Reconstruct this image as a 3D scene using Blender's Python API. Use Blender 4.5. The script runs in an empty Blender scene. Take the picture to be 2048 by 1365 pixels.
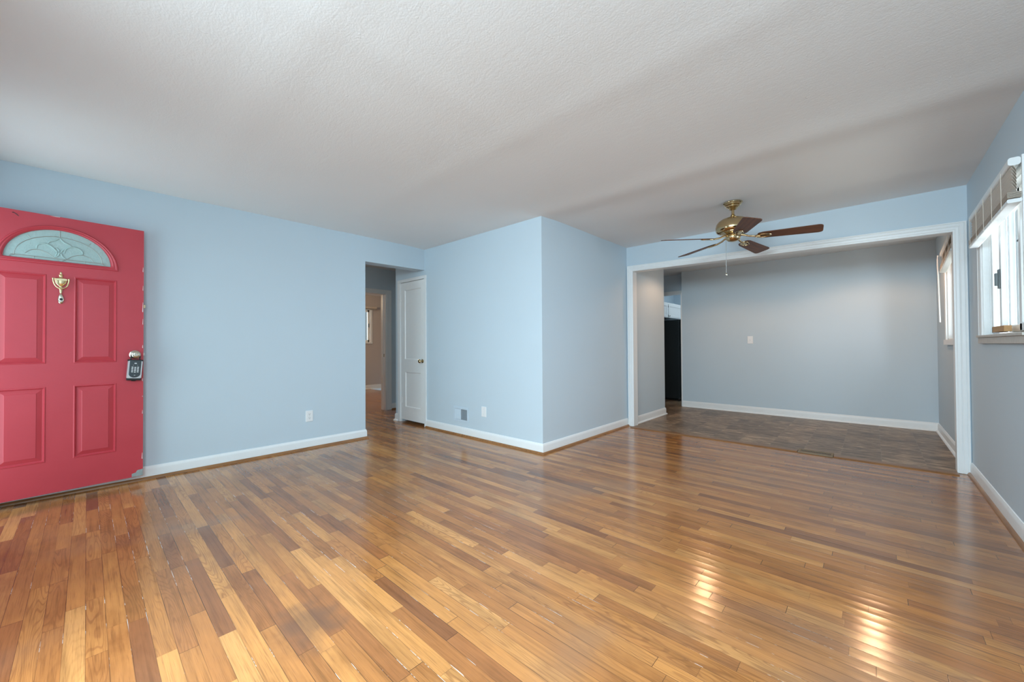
import bpy, bmesh, math, random
from mathutils import Vector, Matrix
from mathutils.geometry import tessellate_polygon

random.seed(7)
S = bpy.context.scene
COL = S.collection

# ------------------------------------------------------------------ camera, world, light, exposure
YAW, PITCH, ROLL, FPX, CAM_H = 42.6063, 0.6656, -0.3475, 781.4341, 1.1054
ya, pi_, ro = (math.radians(a) for a in (YAW, PITCH, ROLL))
F = Vector((math.cos(ya) * math.cos(pi_), math.sin(ya) * math.cos(pi_), math.sin(pi_)))
R = Vector((math.sin(ya), -math.cos(ya), 0))
U = R.cross(F)
R2 = math.cos(ro) * R + math.sin(ro) * U
U2 = -math.sin(ro) * R + math.cos(ro) * U
cd = bpy.data.cameras.new('camera')
cam = bpy.data.objects.new('camera', cd)
COL.objects.link(cam)
cd.sensor_fit = 'HORIZONTAL'
cd.sensor_width = 36.0
cd.lens = FPX / 2048 * 36.0
cd.clip_start = 0.05
cd.clip_end = 100
cam.matrix_world = Matrix(((R2.x, U2.x, -F.x, 0), (R2.y, U2.y, -F.y, 0), (R2.z, U2.z, -F.z, CAM_H), (0, 0, 0, 1)))
S.camera = cam

S.view_settings.view_transform = 'Standard'
S.view_settings.look = 'None'
S.view_settings.gamma = 1.0
S.view_settings.use_curve_mapping = False
S.view_settings.exposure = 0.0
S.cycles.use_denoising = True
S.cycles.max_bounces = 10
S.cycles.diffuse_bounces = 6
S.cycles.glossy_bounces = 4
S.cycles.sample_clamp_indirect = 6.0
S.cycles.caustics_reflective = False
S.cycles.caustics_refractive = False

wd = bpy.data.worlds.new('daylight_sky')
S.world = wd
wd.use_nodes = True
bg = wd.node_tree.nodes['Background']
bg.inputs['Color'].default_value = (0.80, 0.91, 1.0, 1)
bg.inputs['Strength'].default_value = 0.32


def area(name, loc, target, sx, sy, power, col):
    l = bpy.data.lights.new(name, 'AREA')
    l.shape = 'RECTANGLE'
    l.size, l.size_y = sx, sy
    l.energy = power
    l.color = col
    o = bpy.data.objects.new(name, l)
    COL.objects.link(o)
    o.location = loc
    d = Vector(target) - Vector(loc)
    o.rotation_euler = d.to_track_quat('-Z', 'Y').to_euler()
    return o


def point(name, loc, power, col, r=0.05):
    l = bpy.data.lights.new(name, 'POINT')
    l.energy = power
    l.color = col
    l.shadow_soft_size = r
    o = bpy.data.objects.new(name, l)
    COL.objects.link(o)
    o.location = loc
    return o


DAY = (0.90, 0.96, 1.0)
WARM = (1.0, 0.74, 0.48)
# daylight through the picture window and the open entry door (front wall, behind the camera) and the side windows
area('daylight_picture_window', (-1.15, 0.62, 1.92), (-0.10, 0.62, 0.55), 2.3, 1.1, 280, (0.73, 0.91, 1.0))
area('daylight_entry_door', (-0.80, 3.90, 1.05), (3, 3.9, 1.05), 0.88, 2.0, 20, (0.66, 0.92, 1.0))
area('daylight_side_window', (4.30, -1.55, 1.75), (3.98, 1.2, 1.1), 1.0, 1.2, 84, (0.80, 0.87, 1.0))
area('upward_fill_side_window', (3.91, -1.25, 0.80), (3.91, 1.2, 2.44), 2.6, 0.9, 40, (0.98, 0.95, 0.90))  # unseen upward lamp as ground bounce, added to brighten the ceiling near the fan
area('daylight_dining_window', (5.80, -0.95, 1.6), (5.8, 2, 1.2), 0.8, 0.8, 5, (1.0, 0.86, 0.64))
for lx, ly, lp in ((5.80, 1.74, 20), (6.15, 0.02, 23)):      # shaded lamps on the dining room ceiling
    dl = bpy.data.lights.new('dining_ceiling_lamp', 'SPOT')
    dl.energy = lp
    dl.color = (1.0, 0.58, 0.33)
    dl.spot_size = math.radians(152)
    dl.spot_blend = 0.35
    dl.shadow_soft_size = 0.06
    do = bpy.data.objects.new('dining_ceiling_lamp', dl)
    COL.objects.link(do)
    do.location = (lx, ly, 2.30)
    point('dining_ceiling_lamp_glow', (lx, ly, 2.32), 2.0, (1.0, 0.58, 0.32), 0.06)
point('bedroom_lamp', (3.2, 8.2, 2.1), 52, WARM, 0.12)
area('daylight_bedroom_window', (4.45, 10.1, 1.7), (4.2, 8, 1.0), 1.0, 0.9, 14, DAY)
point('hall_fill', (2.05, 5.5, 2.25), 2.5, (1.0, 0.9, 0.78), 0.1)  # no lit lamp here; added fill to lift the closet door and hall
point('kitchen_fill', (8.3, 2.1, 2.25), 14, (0.85, 0.95, 1.0), 0.15)  # unseen fill, added to brighten the white cupboards

# ------------------------------------------------------------------ room numbers (metres)
H = 2.44
HD = 2.405
XB, YA, YC, XD, YR = 3.1341, 4.5086, 2.4653, 5.0205, -0.6083
XF = -0.62            # front wall, behind the camera
XJ = XD + 0.12        # dining side of the wide opening
YS = 2.43             # dining stub wall
XK = 7.20             # dining far wall
YH = 5.25             # closet block ends, hall turns
YE = 6.20             # hall end wall
YBED = 9.60           # bedroom far wall

# ------------------------------------------------------------------ node helpers


class NT:
    def __init__(self, name):
        self.m = bpy.data.materials.new(name)
        self.m.use_nodes = True
        self.t = self.m.node_tree
        self.b = self.t.nodes['Principled BSDF']

    def n(self, typ, **kw):
        nd = self.t.nodes.new(typ)
        for k, v in kw.items():
            setattr(nd, k, v)
        return nd

    def lk(self, a, b):
        self.t.links.new(a, b)

    def _in(self, sock, v):
        if isinstance(v, bpy.types.NodeSocket):
            self.lk(v, sock)
        elif v is not None:
            sock.default_value = v

    def math(self, op, a, b=None, c=None, clamp=False):
        nd = self.n('ShaderNodeMath', operation=op)
        nd.use_clamp = clamp
        self._in(nd.inputs[0], a)
        if b is not None:
            self._in(nd.inputs[1], b)
        if c is not None:
            self._in(nd.inputs[2], c)
        return nd.outputs[0]

    def pos(self):
        g = self.n('ShaderNodeNewGeometry')
        s = self.n('ShaderNodeSeparateXYZ')
        self.lk(g.outputs['Position'], s.inputs[0])
        return s.outputs

    def comb(self, x, y, z=0.0):
        c = self.n('ShaderNodeCombineXYZ')
        for i, v in enumerate((x, y, z)):
            self._in(c.inputs[i], v)
        return c.outputs[0]

    def noise(self, vec, scale=1.0, detail=3.0, rough=0.5, dist=0.0):
        nd = self.n('ShaderNodeTexNoise')
        if vec is not None:
            self.lk(vec, nd.inputs['Vector'])
        nd.inputs['Scale'].default_value = scale
        nd.inputs['Detail'].default_value = detail
        nd.inputs['Roughness'].default_value = rough
        nd.inputs['Distortion'].default_value = dist
        return nd.outputs['Fac']

    def white(self, vec):
        nd = self.n('ShaderNodeTexWhiteNoise', noise_dimensions='3D')
        self.lk(vec, nd.inputs['Vector'])
        s = self.n('ShaderNodeSeparateColor')
        self.lk(nd.outputs['Color'], s.inputs[0])
        return s.outputs

    def ramp(self, fac, stops, interp='LINEAR'):
        nd = self.n('ShaderNodeValToRGB')
        cr = nd.color_ramp
        cr.interpolation = interp
        while len(cr.elements) < len(stops):
            cr.elements.new(0.5)
        for e, (p, c) in zip(cr.elements, stops):
            e.position = p
            e.color = (c[0], c[1], c[2], 1) if not isinstance(c, (int, float)) else (c, c, c, 1)
        self.lk(fac, nd.inputs[0])
        return nd.outputs[0]

    def mix(self, fac, a, b, mode='MIX'):
        nd = self.n('ShaderNodeMix', data_type='RGBA', blend_type=mode)
        self._in(nd.inputs[0], fac)
        for i, v in ((6, a), (7, b)):
            if isinstance(v, (tuple, list)):
                v = (v[0], v[1], v[2], 1)
            self._in(nd.inputs[i], v)
        return nd.outputs[2]

    def smooth(self, v, lo, hi, a=0.0, b=1.0):
        nd = self.n('ShaderNodeMapRange', interpolation_type='SMOOTHSTEP')
        self._in(nd.inputs['Value'], v)
        nd.inputs['From Min'].default_value = lo
        nd.inputs['From Max'].default_value = hi
        nd.inputs['To Min'].default_value = a
        nd.inputs['To Max'].default_value = b
        return nd.outputs[0]

    def bump(self, height, strength, dist):
        nd = self.n('ShaderNodeBump')
        nd.inputs['Strength'].default_value = strength
        nd.inputs['Distance'].default_value = dist
        self.lk(height, nd.inputs['Height'])
        self.lk(nd.outputs[0], self.b.inputs['Normal'])

    def set(self, **kw):
        for k, v in kw.items():
            self._in(self.b.inputs[k.replace('_', ' ')], v)
        return self


def simple(name, col, rough=0.5, metal=0.0, nscale=40, namp=0.04, bump=0.0, bscale=200, spec=0.5):
    t = NT(name)
    p = t.pos()
    v = t.comb(p[0], p[1], p[2])
    f = t.noise(v, nscale, 3)
    lo = tuple(c * (1 - namp) for c in col)
    hi = tuple(min(1, c * (1 + namp)) for c in col)
    t.set(Base_Color=t.mix(f, lo, hi), Roughness=rough, Metallic=metal)
    t.b.inputs['Specular IOR Level'].default_value = spec
    if bump:
        t.bump(t.noise(v, bscale, 3), bump, 0.002)
    return t.m


M = {}
M['wall'] = simple('blue_grey_wall_paint', (0.545, 0.650, 0.725), 0.55, bump=0.12, bscale=160, nscale=3, namp=0.015, spec=0.3)
M['trim'] = simple('white_trim_paint', (0.80, 0.83, 0.84), 0.35, nscale=20, namp=0.02)
M['door_white'] = simple('white_door_paint', (0.82, 0.84, 0.84), 0.38, nscale=20, namp=0.02)
M['plate'] = simple('white_plastic', (0.82, 0.84, 0.85), 0.3, namp=0.01)
M['black'] = simple('black_plastic', (0.012, 0.013, 0.014), 0.4)
M['slot'] = simple('dark_slot', (0.03, 0.035, 0.04), 0.6)
M['duct_shade'] = simple('shaded_duct_grey', (0.10, 0.125, 0.14), 0.7)  # grey that paints in the shade behind the vent louvers
M['brass'] = simple('polished_brass', (0.76, 0.62, 0.36), 0.18, 1.0, namp=0.05)
M['antique_brass'] = simple('antique_brass', (0.58, 0.45, 0.26), 0.14, 1.0, namp=0.06)
M['nickel'] = simple('brushed_nickel', (0.62, 0.58, 0.48), 0.25, 1.0)
M['silver'] = simple('silver_metal', (0.62, 0.64, 0.65), 0.35, 0.8)
M['bare_steel'] = simple('bare_galvanised_steel', (0.36, 0.45, 0.46), 0.4, 0.5, namp=0.25, nscale=60)
M['came'] = simple('zinc_came', (0.42, 0.45, 0.42), 0.35, 0.6)
M['keypad'] = simple('charcoal_keypad', (0.045, 0.06, 0.07), 0.4)
M['fridge'] = simple('black_fridge_enamel', (0.011, 0.016, 0.017), 0.42, bump=0.2, bscale=300)
M['blind'] = simple('cream_blind_slat', (0.56, 0.50, 0.43), 0.45)
M['cord'] = simple('white_cord', (0.66, 0.62, 0.55), 0.7)
M['vent_painted'] = simple('painted_register', (0.56, 0.67, 0.76), 0.4)
M['floor_register'] = simple('tan_register_metal', (0.24, 0.19, 0.13), 0.65, spec=0.2)
M['pine'] = simple('pine_block', (0.45, 0.25, 0.10), 0.6, nscale=60, namp=0.2)
M['latch_grey'] = simple('grey_latch_metal', (0.10, 0.115, 0.12), 0.4, 0.5)
M['vinyl_frame'] = simple('white_vinyl_frame', (0.76, 0.80, 0.81), 0.3)
M['sill_wood'] = simple('weathered_sill_paint', (0.52, 0.50, 0.46), 0.5, nscale=30, namp=0.12)
M['outdoor_deck'] = simple('outdoor_ground', (0.30, 0.30, 0.28), 0.8)
M['chain'] = simple('steel_bead_chain', (0.35, 0.36, 0.36), 0.3, 0.9)
M['bedroom_wall'] = simple('taupe_wall_paint', (0.50, 0.46, 0.44), 0.6, nscale=3, namp=0.02)


def m_ceiling():
    t = NT('textured_white_ceiling')
    p = t.pos()
    v = t.comb(p[0], p[1], p[2])
    st = t.noise(t.comb(t.math('MULTIPLY', p[0], 26.0), t.math('MULTIPLY', p[1], 9.0), 0.0), 1.0, 5, 0.6, 1.2)
    fine = t.noise(v, 120, 4)
    big = t.noise(v, 14, 2)
    ridge = t.smooth(t.noise(t.comb(t.math('MULTIPLY', p[0], 9.0), t.math('MULTIPLY', p[1], 14.0), 3.0), 1.0, 4, 0.6, 2.0), 0.66, 0.74)
    h = t.math('ADD', t.math('MULTIPLY', st, 0.6), t.math('ADD', t.math('MULTIPLY', fine, 0.5), t.math('MULTIPLY', ridge, 0.5)))
    f = t.noise(v, 2.0, 2)
    t.set(Base_Color=t.mix(f, (0.79, 0.80, 0.80), (0.82, 0.83, 0.83)), Roughness=0.75)
    t.b.inputs['Specular IOR Level'].default_value = 0.25
    t.bump(h, 0.35, 0.004)
    return t.m


def m_floor():
    t = NT('oak_strip_floor')
    p = t.pos()
    X, Y = p[0], p[1]
    w = 0.0572
    fx_ = t.math('DIVIDE', X, w)
    row = t.math('FLOOR', fx_)
    fx = t.math('SUBTRACT', fx_, row)
    rw = t.white(t.comb(row, 3.7, 1.1))
    ln = t.math('MULTIPLY_ADD', rw[1], 0.75, 0.45)
    yy = t.math('DIVIDE', t.math('MULTIPLY_ADD', rw[0], 9.0, Y), ln)
    idx = t.math('FLOOR', yy)
    fy = t.math('SUBTRACT', yy, idx)
    pr = t.white(t.comb(row, idx, 5.3))
    tone = t.ramp(pr[0], [(0.0, (0.205, 0.080, 0.032)), (0.06, (0.265, 0.100, 0.036)), (0.28, (0.345, 0.138, 0.042)),
                          (0.60, (0.415, 0.172, 0.051)), (0.85, (0.475, 0.212, 0.065)), (1.0, (0.515, 0.245, 0.082))])
    # grain along the strip
    sx = t.math('MULTIPLY_ADD', pr[1], 7.0, t.math('MULTIPLY', X, 1.0))
    g1 = t.noise(t.comb(t.math('MULTIPLY', sx, 75.0), t.math('MULTIPLY', Y, 2.2), t.math('MULTIPLY', pr[2], 20.0)), 1.0, 5, 0.6, 0.3)
    g2 = t.noise(t.comb(t.math('MULTIPLY', sx, 420.0), t.math('MULTIPLY', Y, 9.0), t.math('MULTIPLY', pr[2], 9.0)), 1.0, 2, 0.5)
    ringf = t.noise(t.comb(t.math('MULTIPLY', sx, 11.0), t.math('MULTIPLY', Y, 0.95), t.math('MULTIPLY', pr[2], 31.0)), 1.0, 1.5, 0.45, 0.15)
    ring = t.math('SINE', t.math('MULTIPLY', ringf, 190.0))
    ring = t.smooth(ring, 0.30, 1.0)
    rmask = t.smooth(pr[1], 0.45, 0.75)
    ring = t.math('MULTIPLY', ring, rmask)
    gr = t.ramp(g1, [(0.22, 0.56), (0.48, 1.0), (0.8, 1.18)])
    c = t.mix(1.0, tone, gr, 'MULTIPLY')
    c = t.mix(t.math('MULTIPLY', t.smooth(g2, 0.52, 0.72), 0.42), c, (0.16, 0.065, 0.025))
    c = t.mix(t.math('MULTIPLY', ring, 0.42), c, (0.19, 0.07, 0.024))
    # worn and stained patches
    v2 = t.comb(X, Y, 0.0)
    mott = t.noise(t.comb(t.math('MULTIPLY', X, 5.0), t.math('MULTIPLY', Y, 2.0), t.math('MULTIPLY', pr[2], 40.0)), 1.0, 4, 0.6, 0.5)
    c = t.mix(1.0, c, t.ramp(mott, [(0.28, (0.70, 0.66, 0.64)), (0.5, (1.0, 1.0, 1.0)), (0.72, (1.16, 1.14, 1.10))]), 'MULTIPLY')
    worn = t.smooth(t.noise(v2, 0.9, 3, 0.55, 0.4), 0.50, 0.66)
    c = t.mix(t.math('MULTIPLY', worn, 0.38), c, (0.235, 0.150, 0.105))
    st = t.smooth(t.noise(v2, 1.1, 4, 0.6, 0.6), 0.54, 0.72)
    c = t.mix(t.math('MULTIPLY', st, 0.42), c, (0.17, 0.085, 0.050))
    dx = t.math('SUBTRACT', X, 0.60)
    dy = t.math('SUBTRACT', Y, 1.66)
    dd = t.math('SQRT', t.math('ADD', t.math('MULTIPLY', t.math('MULTIPLY', dx, dx), 1.6), t.math('MULTIPLY', dy, dy)))
    dd = t.math('MULTIPLY_ADD', t.math('SUBTRACT', t.noise(v2, 9, 3), 0.5), 0.24, dd)
    c = t.mix(t.math('MULTIPLY', t.smooth(dd, 0.05, 0.20, 1.0, 0.0), 0.55), c, (0.10, 0.060, 0.042))
    # joints between strips
    ex = t.math('MULTIPLY', t.math('MINIMUM', fx, t.math('SUBTRACT', 1.0, fx)), w)
    ey = t.math('MULTIPLY', t.math('MINIMUM', fy, t.math('SUBTRACT', 1.0, fy)), ln)
    e = t.math('MINIMUM', ex, ey)
    gap = t.smooth(e, 0.0004, 0.0015, 1.0, 0.0)
    gvar = t.smooth(t.noise(t.comb(t.math('MULTIPLY', row, 3.1), t.math('MULTIPLY', Y, 1.6), 0.0), 1.0, 2), 0.40, 0.60, 0.25, 0.95)
    c = t.mix(t.math('MULTIPLY', gap, gvar), c, (0.035, 0.017, 0.010))
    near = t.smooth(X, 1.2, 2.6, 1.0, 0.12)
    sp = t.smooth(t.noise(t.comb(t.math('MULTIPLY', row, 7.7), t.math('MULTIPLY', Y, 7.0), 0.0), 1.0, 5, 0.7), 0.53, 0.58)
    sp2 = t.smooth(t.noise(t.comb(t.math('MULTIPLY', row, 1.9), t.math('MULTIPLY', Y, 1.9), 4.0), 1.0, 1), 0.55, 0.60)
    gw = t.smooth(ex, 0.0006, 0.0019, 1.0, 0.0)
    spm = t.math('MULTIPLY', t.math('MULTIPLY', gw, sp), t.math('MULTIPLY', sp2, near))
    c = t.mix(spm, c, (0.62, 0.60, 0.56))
    t.set(Base_Color=c)
    rgh = t.math('MULTIPLY_ADD', t.noise(v2, 3.0, 3), 0.12, 0.075)
    rgh = t.math('MULTIPLY_ADD', g1, 0.05, rgh)
    t.set(Roughness=rgh)
    t.b.inputs['Specular IOR Level'].default_value = 0.68
    cup = t.math('MULTIPLY', t.math('POWER', t.math('SUBTRACT', fx, 0.5), 2.0), 1.0)
    flat = t.smooth(t.math('ADD', X, t.math('MULTIPLY', Y, 0.5)), 2.8, 4.6, 1.3, 0.12)      # boards by the far walls lie flatter
    hgt = t.math('SUBTRACT', t.math('MULTIPLY', cup, flat), t.math('MULTIPLY', gap, 0.10))
    hgt = t.math('MULTIPLY_ADD', t.noise(t.comb(t.math('MULTIPLY', X, 60.0), t.math('MULTIPLY', Y, 2.5), 0.0), 1.0, 3), 0.16, hgt)
    hgt = t.math('MULTIPLY_ADD', t.noise(t.comb(t.math('MULTIPLY', X, 12.0), t.math('MULTIPLY', Y, 5.0), 0.0), 1.0, 2), 0.35, hgt)
    t.bump(hgt, 0.55, 0.0016)
    return t.m


def m_vinyl():
    t = NT('brown_slate_vinyl')
    p = t.pos()
    X, Y = p[0], p[1]
    pit = 0.297
    a = t.math('DIVIDE', t.math('SUBTRACT', Y, 0.536), pit)
    col = t.math('FLOOR', a)
    fa = t.math('SUBTRACT', a, col)
    off = t.math('MULTIPLY', t.math('FRACT', t.math('MULTIPLY', col, 0.5)), 0.9)
    b = t.math('ADD', t.math('DIVIDE', X, pit), off)
    rw = t.math('FLOOR', b)
    fb = t.math('SUBTRACT', b, rw)
    wn = t.white(t.comb(col, rw, 2.2))
    n1 = t.noise(t.comb(t.math('MULTIPLY', X, 22.0), t.math('MULTIPLY', Y, 6.0), t.math('MULTIPLY', wn[0], 30.0)), 1.0, 5, 0.65, 0.6)
    n2 = t.noise(t.comb(t.math('MULTIPLY', X, 70.0), t.math('MULTIPLY', Y, 12.0), t.math('MULTIPLY', wn[1], 30.0)), 1.0, 4, 0.6, 0.3)
    c = t.ramp(n1, [(0.33, (0.085, 0.053, 0.031)), (0.46, (0.18, 0.117, 0.070)), (0.57, (0.30, 0.200, 0.122)), (0.70, (0.52, 0.37, 0.24))])
    c = t.mix(t.math('MULTIPLY', t.smooth(n2, 0.5, 0.7), 0.35), c, (0.07, 0.055, 0.043))
    br = t.ramp(wn[2], [(0.0, 0.72), (0.6, 1.0), (1.0, 1.35)])
    c = t.mix(1.0, c, br, 'MULTIPLY')
    e = t.math('MINIMUM', t.math('MINIMUM', fa, t.math('SUBTRACT', 1.0, fa)), t.math('MINIMUM', fb, t.math('SUBTRACT', 1.0, fb)))
    g = t.smooth(t.math('MULTIPLY', e, pit), 0.001, 0.003, 1.0, 0.0)
    c = t.mix(t.math('MULTIPLY', g, 0.5), c, (0.26, 0.21, 0.16))
    t.set(Base_Color=c, Roughness=t.math('MULTIPLY_ADD', n2, 0.2, 0.28))
    t.bump(t.math('SUBTRACT', n1, t.math('MULTIPLY', g, 0.8)), 0.25, 0.002)
    return t.m


def m_wood(name, dark, light, axis, rough=0.3, sc=60):
    t = NT(name)
    tc = t.n('ShaderNodeTexCoord')
    s = t.n('ShaderNodeSeparateXYZ')
    t.lk(tc.outputs['Object'], s.inputs[0])
    p = s.outputs
    k = [sc, sc, sc]
    k[axis] = 3.0
    v = t.comb(*[t.math('MULTIPLY', p[i], float(k[i])) for i in range(3)])
    n = t.noise(v, 1.0, 5, 0.6, 0.5)
    t.set(Base_Color=t.ramp(n, [(0.3, dark), (0.7, light)]), Roughness=rough)
    return t.m


def m_red():
    t = NT('red_door_paint')
    p = t.pos()
    v = t.comb(p[0], p[1], p[2])
    f = t.noise(v, 5.0, 4, 0.6)
    br = t.noise(t.comb(t.math('MULTIPLY', p[0], 60.0), t.math('MULTIPLY', p[1], 60.0), t.math('MULTIPLY', p[2], 9.0)), 1.0, 3)
    c = t.mix(f, (0.50, 0.045, 0.064), (0.58, 0.058, 0.080))
    t.set(Base_Color=c, Roughness=t.math('MULTIPLY_ADD', f, 0.12, 0.30))
    t.bump(br, 0.08, 0.001)
    return t.m


def m_glass():
    t = NT('clear_window_glass')
    tr = t.n('ShaderNodeBsdfTransparent')
    tr.inputs[0].default_value = (0.93, 0.97, 0.97, 1)
    gl = t.n('ShaderNodeBsdfGlossy')
    gl.inputs['Roughness'].default_value = 0.02
    lw = t.n('ShaderNodeLayerWeight')
    lw.inputs['Blend'].default_value = 0.5
    fr = t.math('MULTIPLY_ADD', t.math('POWER', lw.outputs['Facing'], 5.0), 0.9, 0.04)
    mx = t.n('ShaderNodeMixShader')
    t.lk(fr, mx.inputs[0])
    t.lk(tr.outputs[0], mx.inputs[1])
    t.lk(gl.outputs[0], mx.inputs[2])
    t.lk(mx.outputs[0], t.t.nodes['Material Output'].inputs['Surface'])
    return t.m


def m_textured_glass():
    t = NT('textured_privacy_glass')
    p = t.pos()
    v = t.comb(p[0], p[1], p[2])
    f = t.noise(v, 55, 4, 0.6, 0.6)
    t.set(Base_Color=t.mix(f, (0.42, 0.62, 0.61), (0.60, 0.76, 0.74)), Roughness=0.22)
    t.b.inputs['Transmission Weight'].default_value = 0.25
    t.bump(f, 0.5, 0.004)
    return t.m


M['ceiling'] = m_ceiling()
M['floor'] = m_floor()
M['vinyl'] = m_vinyl()
M['red'] = m_red()
M['glass'] = m_glass()
M['lite'] = m_textured_glass()
M['shoe'] = m_wood('oak_shoe_stain', (0.19, 0.08, 0.026), (0.36, 0.17, 0.06), 0, 0.35, 40)
M['threshold'] = m_wood('threshold_wood', (0.15, 0.065, 0.022), (0.29, 0.14, 0.05), 1, 0.3, 60)
M['blade'] = m_wood('walnut_blade', (0.060, 0.021, 0.010), (0.165, 0.058, 0.022), 0, 0.45, 55)

# ------------------------------------------------------------------ mesh helpers


class MB:
    def __init__(self):
        self.v, self.f, self.mi = [], [], []

    def add(self, vs, fs, mi=0):
        b = len(self.v)
        self.v += [Vector(p) for p in vs]
        self.f += [tuple(b + i for i in f) for f in fs]
        self.mi += [mi] * len(fs)

    def box(self, x0, x1, y0, y1, z0, z1, mi=0):
        x0, x1 = sorted((x0, x1)); y0, y1 = sorted((y0, y1)); z0, z1 = sorted((z0, z1))
        vs = [(x, y, z) for z in (z0, z1) for y in (y0, y1) for x in (x0, x1)]
        self.add(vs, [(0, 2, 3, 1), (4, 5, 7, 6), (0, 1, 5, 4), (2, 6, 7, 3), (0, 4, 6, 2), (1, 3, 7, 5)], mi)

    def hexa(self, vs, mi=0):
        self.add(vs, [(0, 2, 3, 1), (4, 5, 7, 6), (0, 1, 5, 4), (2, 6, 7, 3), (0, 4, 6, 2), (1, 3, 7, 5)], mi)

    def lathe(self, prof, c=(0, 0, 0), axis='z', n=40, mi=0, ang=2 * math.pi, sq=1.0):
        vs, fs = [], []
        full = abs(ang - 2 * math.pi) < 1e-6
        k = n if full else n + 1
        for r, h in prof:
            for i in range(k):
                a = ang * i / n
                x, y = r * math.cos(a), r * math.sin(a) * sq
                p = {'z': (x, y, h), 'y': (x, h, y), 'x': (h, x, y)}[axis]
                vs.append(Vector(p) + Vector(c))
        for j in range(len(prof) - 1):
            for i in range(n):
                i2 = (i + 1) % k
                fs.append((j * k + i, j * k + i2, (j + 1) * k + i2, (j + 1) * k + i))
        if full:
            fs.append(tuple(range(k))[::-1])
            fs.append(tuple((len(prof) - 1) * k + i for i in range(k)))
        self.add(vs, fs, mi)

    def tube(self, pts, r, n=8, mi=0):
        pts = [Vector(p) for p in pts]
        vs, fs = [], []
        up = Vector((0, 0, 1))
        for i, p in enumerate(pts):
            d = (pts[min(i + 1, len(pts) - 1)] - pts[max(i - 1, 0)]).normalized()
            a = d.cross(up)
            if a.length < 1e-3:
                a = d.cross(Vector((1, 0, 0)))
            a.normalize()
            b = d.cross(a)
            rr = r[i] if isinstance(r, (list, tuple)) else r
            for k in range(n):
                t = 2 * math.pi * k / n
                vs.append(p + a * (rr * math.cos(t)) + b * (rr * math.sin(t)))
        for i in range(len(pts) - 1):
            for k in range(n):
                k2 = (k + 1) % n
                fs.append((i * n + k, i * n + k2, (i + 1) * n + k2, (i + 1) * n + k))
        fs.append(tuple(range(n))[::-1])
        fs.append(tuple((len(pts) - 1) * n + k for k in range(n)))
        self.add(vs, fs, mi)

    def loops(self, rings, cap0=False, cap1=True, mi=0):
        n = len(rings[0])
        vs = [p for r in rings for p in r]
        fs = []
        for j in range(len(rings) - 1):
            for i in range(n):
                i2 = (i + 1) % n
                fs.append((j * n + i, j * n + i2, (j + 1) * n + i2, (j + 1) * n + i))
        if cap0:
            fs.append(tuple(range(n))[::-1])
        if cap1:
            fs.append(tuple((len(rings) - 1) * n + i for i in range(n)))
        self.add(vs, fs, mi)

    def prism(self, poly, to3, lo, hi, mi=0):
        """poly: 2D points; to3(u, v, d) -> 3D; extruded from d=lo to d=hi."""
        self.loops([[to3(u, v, lo) for u, v in poly], [to3(u, v, hi) for u, v in poly]], True, True, mi)

    def sweep(self, path, prof, mi=0):
        """plan path [(x, y)]; profile [(d, z)] with d to the left of travel."""
        P = [Vector(p) for p in path]
        ns = []
        for a, b in zip(P, P[1:]):
            d = (b - a).normalized()
            ns.append(Vector((-d.y, d.x)))
        rings = []
        for i, p in enumerate(P):
            if i == 0:
                m = ns[0]
            elif i == len(P) - 1:
                m = ns[-1]
            else:
                m = (ns[i - 1] + ns[i]) / (1 + ns[i - 1].dot(ns[i]))
            rings.append([Vector((p.x + m.x * d, p.y + m.y * d, z)) for d, z in prof])
        self.loops(rings, True, True, mi)

    def build(self, name, mats, parent=None, smooth=False, bevel=0.0, seg=2):
        me = bpy.data.meshes.new(name)
        me.from_pydata([tuple(p) for p in self.v], [], self.f)
        if not isinstance(mats, (list, tuple)):
            mats = [mats]
        for m in mats:
            me.materials.append(m)
        for p, i in zip(me.polygons, self.mi):
            p.material_index = i
        bm = bmesh.new()
        bm.from_mesh(me)
        bmesh.ops.recalc_face_normals(bm, faces=bm.faces[:])
        bm.to_mesh(me)
        bm.free()
        if smooth:
            for p in me.polygons:
                p.use_smooth = True
            me.set_sharp_from_angle(angle=math.radians(38))
        o = bpy.data.objects.new(name, me)
        COL.objects.link(o)
        if parent is not None:
            o.parent = parent
        if bevel:
            b = o.modifiers.new('bevel', 'BEVEL')
            b.width = bevel
            b.segments = seg
            b.limit_method = 'ANGLE'
            b.angle_limit = math.radians(40)
        return o


def rrect(w, h, r, n=6, cx=0, cz=0):
    out = []
    for k, (sx, sz) in enumerate(((1, 1), (-1, 1), (-1, -1), (1, -1))):
        for i in range(n + 1):
            a = math.radians(90 * k + 90 * i / n)
            out.append((cx + sx * (w / 2 - r) + r * math.cos(a), cz + sz * (h / 2 - r) + r * math.sin(a)))
    return out


def tag(o, label, cat, group=None, kind=None):
    o['label'] = label
    o['category'] = cat
    if group:
        o['group'] = group
    if kind:
        o['kind'] = kind
    return o


def empty(name, loc=(0, 0, 0), rz=0.0):
    o = bpy.data.objects.new(name, None)
    COL.objects.link(o)
    o.empty_display_size = 0.1
    o.location = loc
    o.rotation_euler = (0, 0, rz)
    return o


def struct(o, label, cat):
    return tag(o, label, cat, kind='structure')


def bx(*a):
    m = MB()
    m.box(*a)
    return m


def wall_cols(m, u0, u1, z0, z1, holes, put):
    """fill a wall rectangle with boxes leaving holes (u0, u1, z0, z1)."""
    us = sorted({u0, u1, *[h[0] for h in holes], *[h[1] for h in holes]})
    for a, b in zip(us, us[1:]):
        hs = sorted([(h[2], h[3]) for h in holes if h[0] <= a + 1e-6 and h[1] >= b - 1e-6])
        z = z0
        for lo, hi in hs:
            if lo > z + 1e-6:
                put(m, a, b, z, lo)
            z = hi
        if z < z1 - 1e-6:
            put(m, a, b, z, z1)


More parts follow.
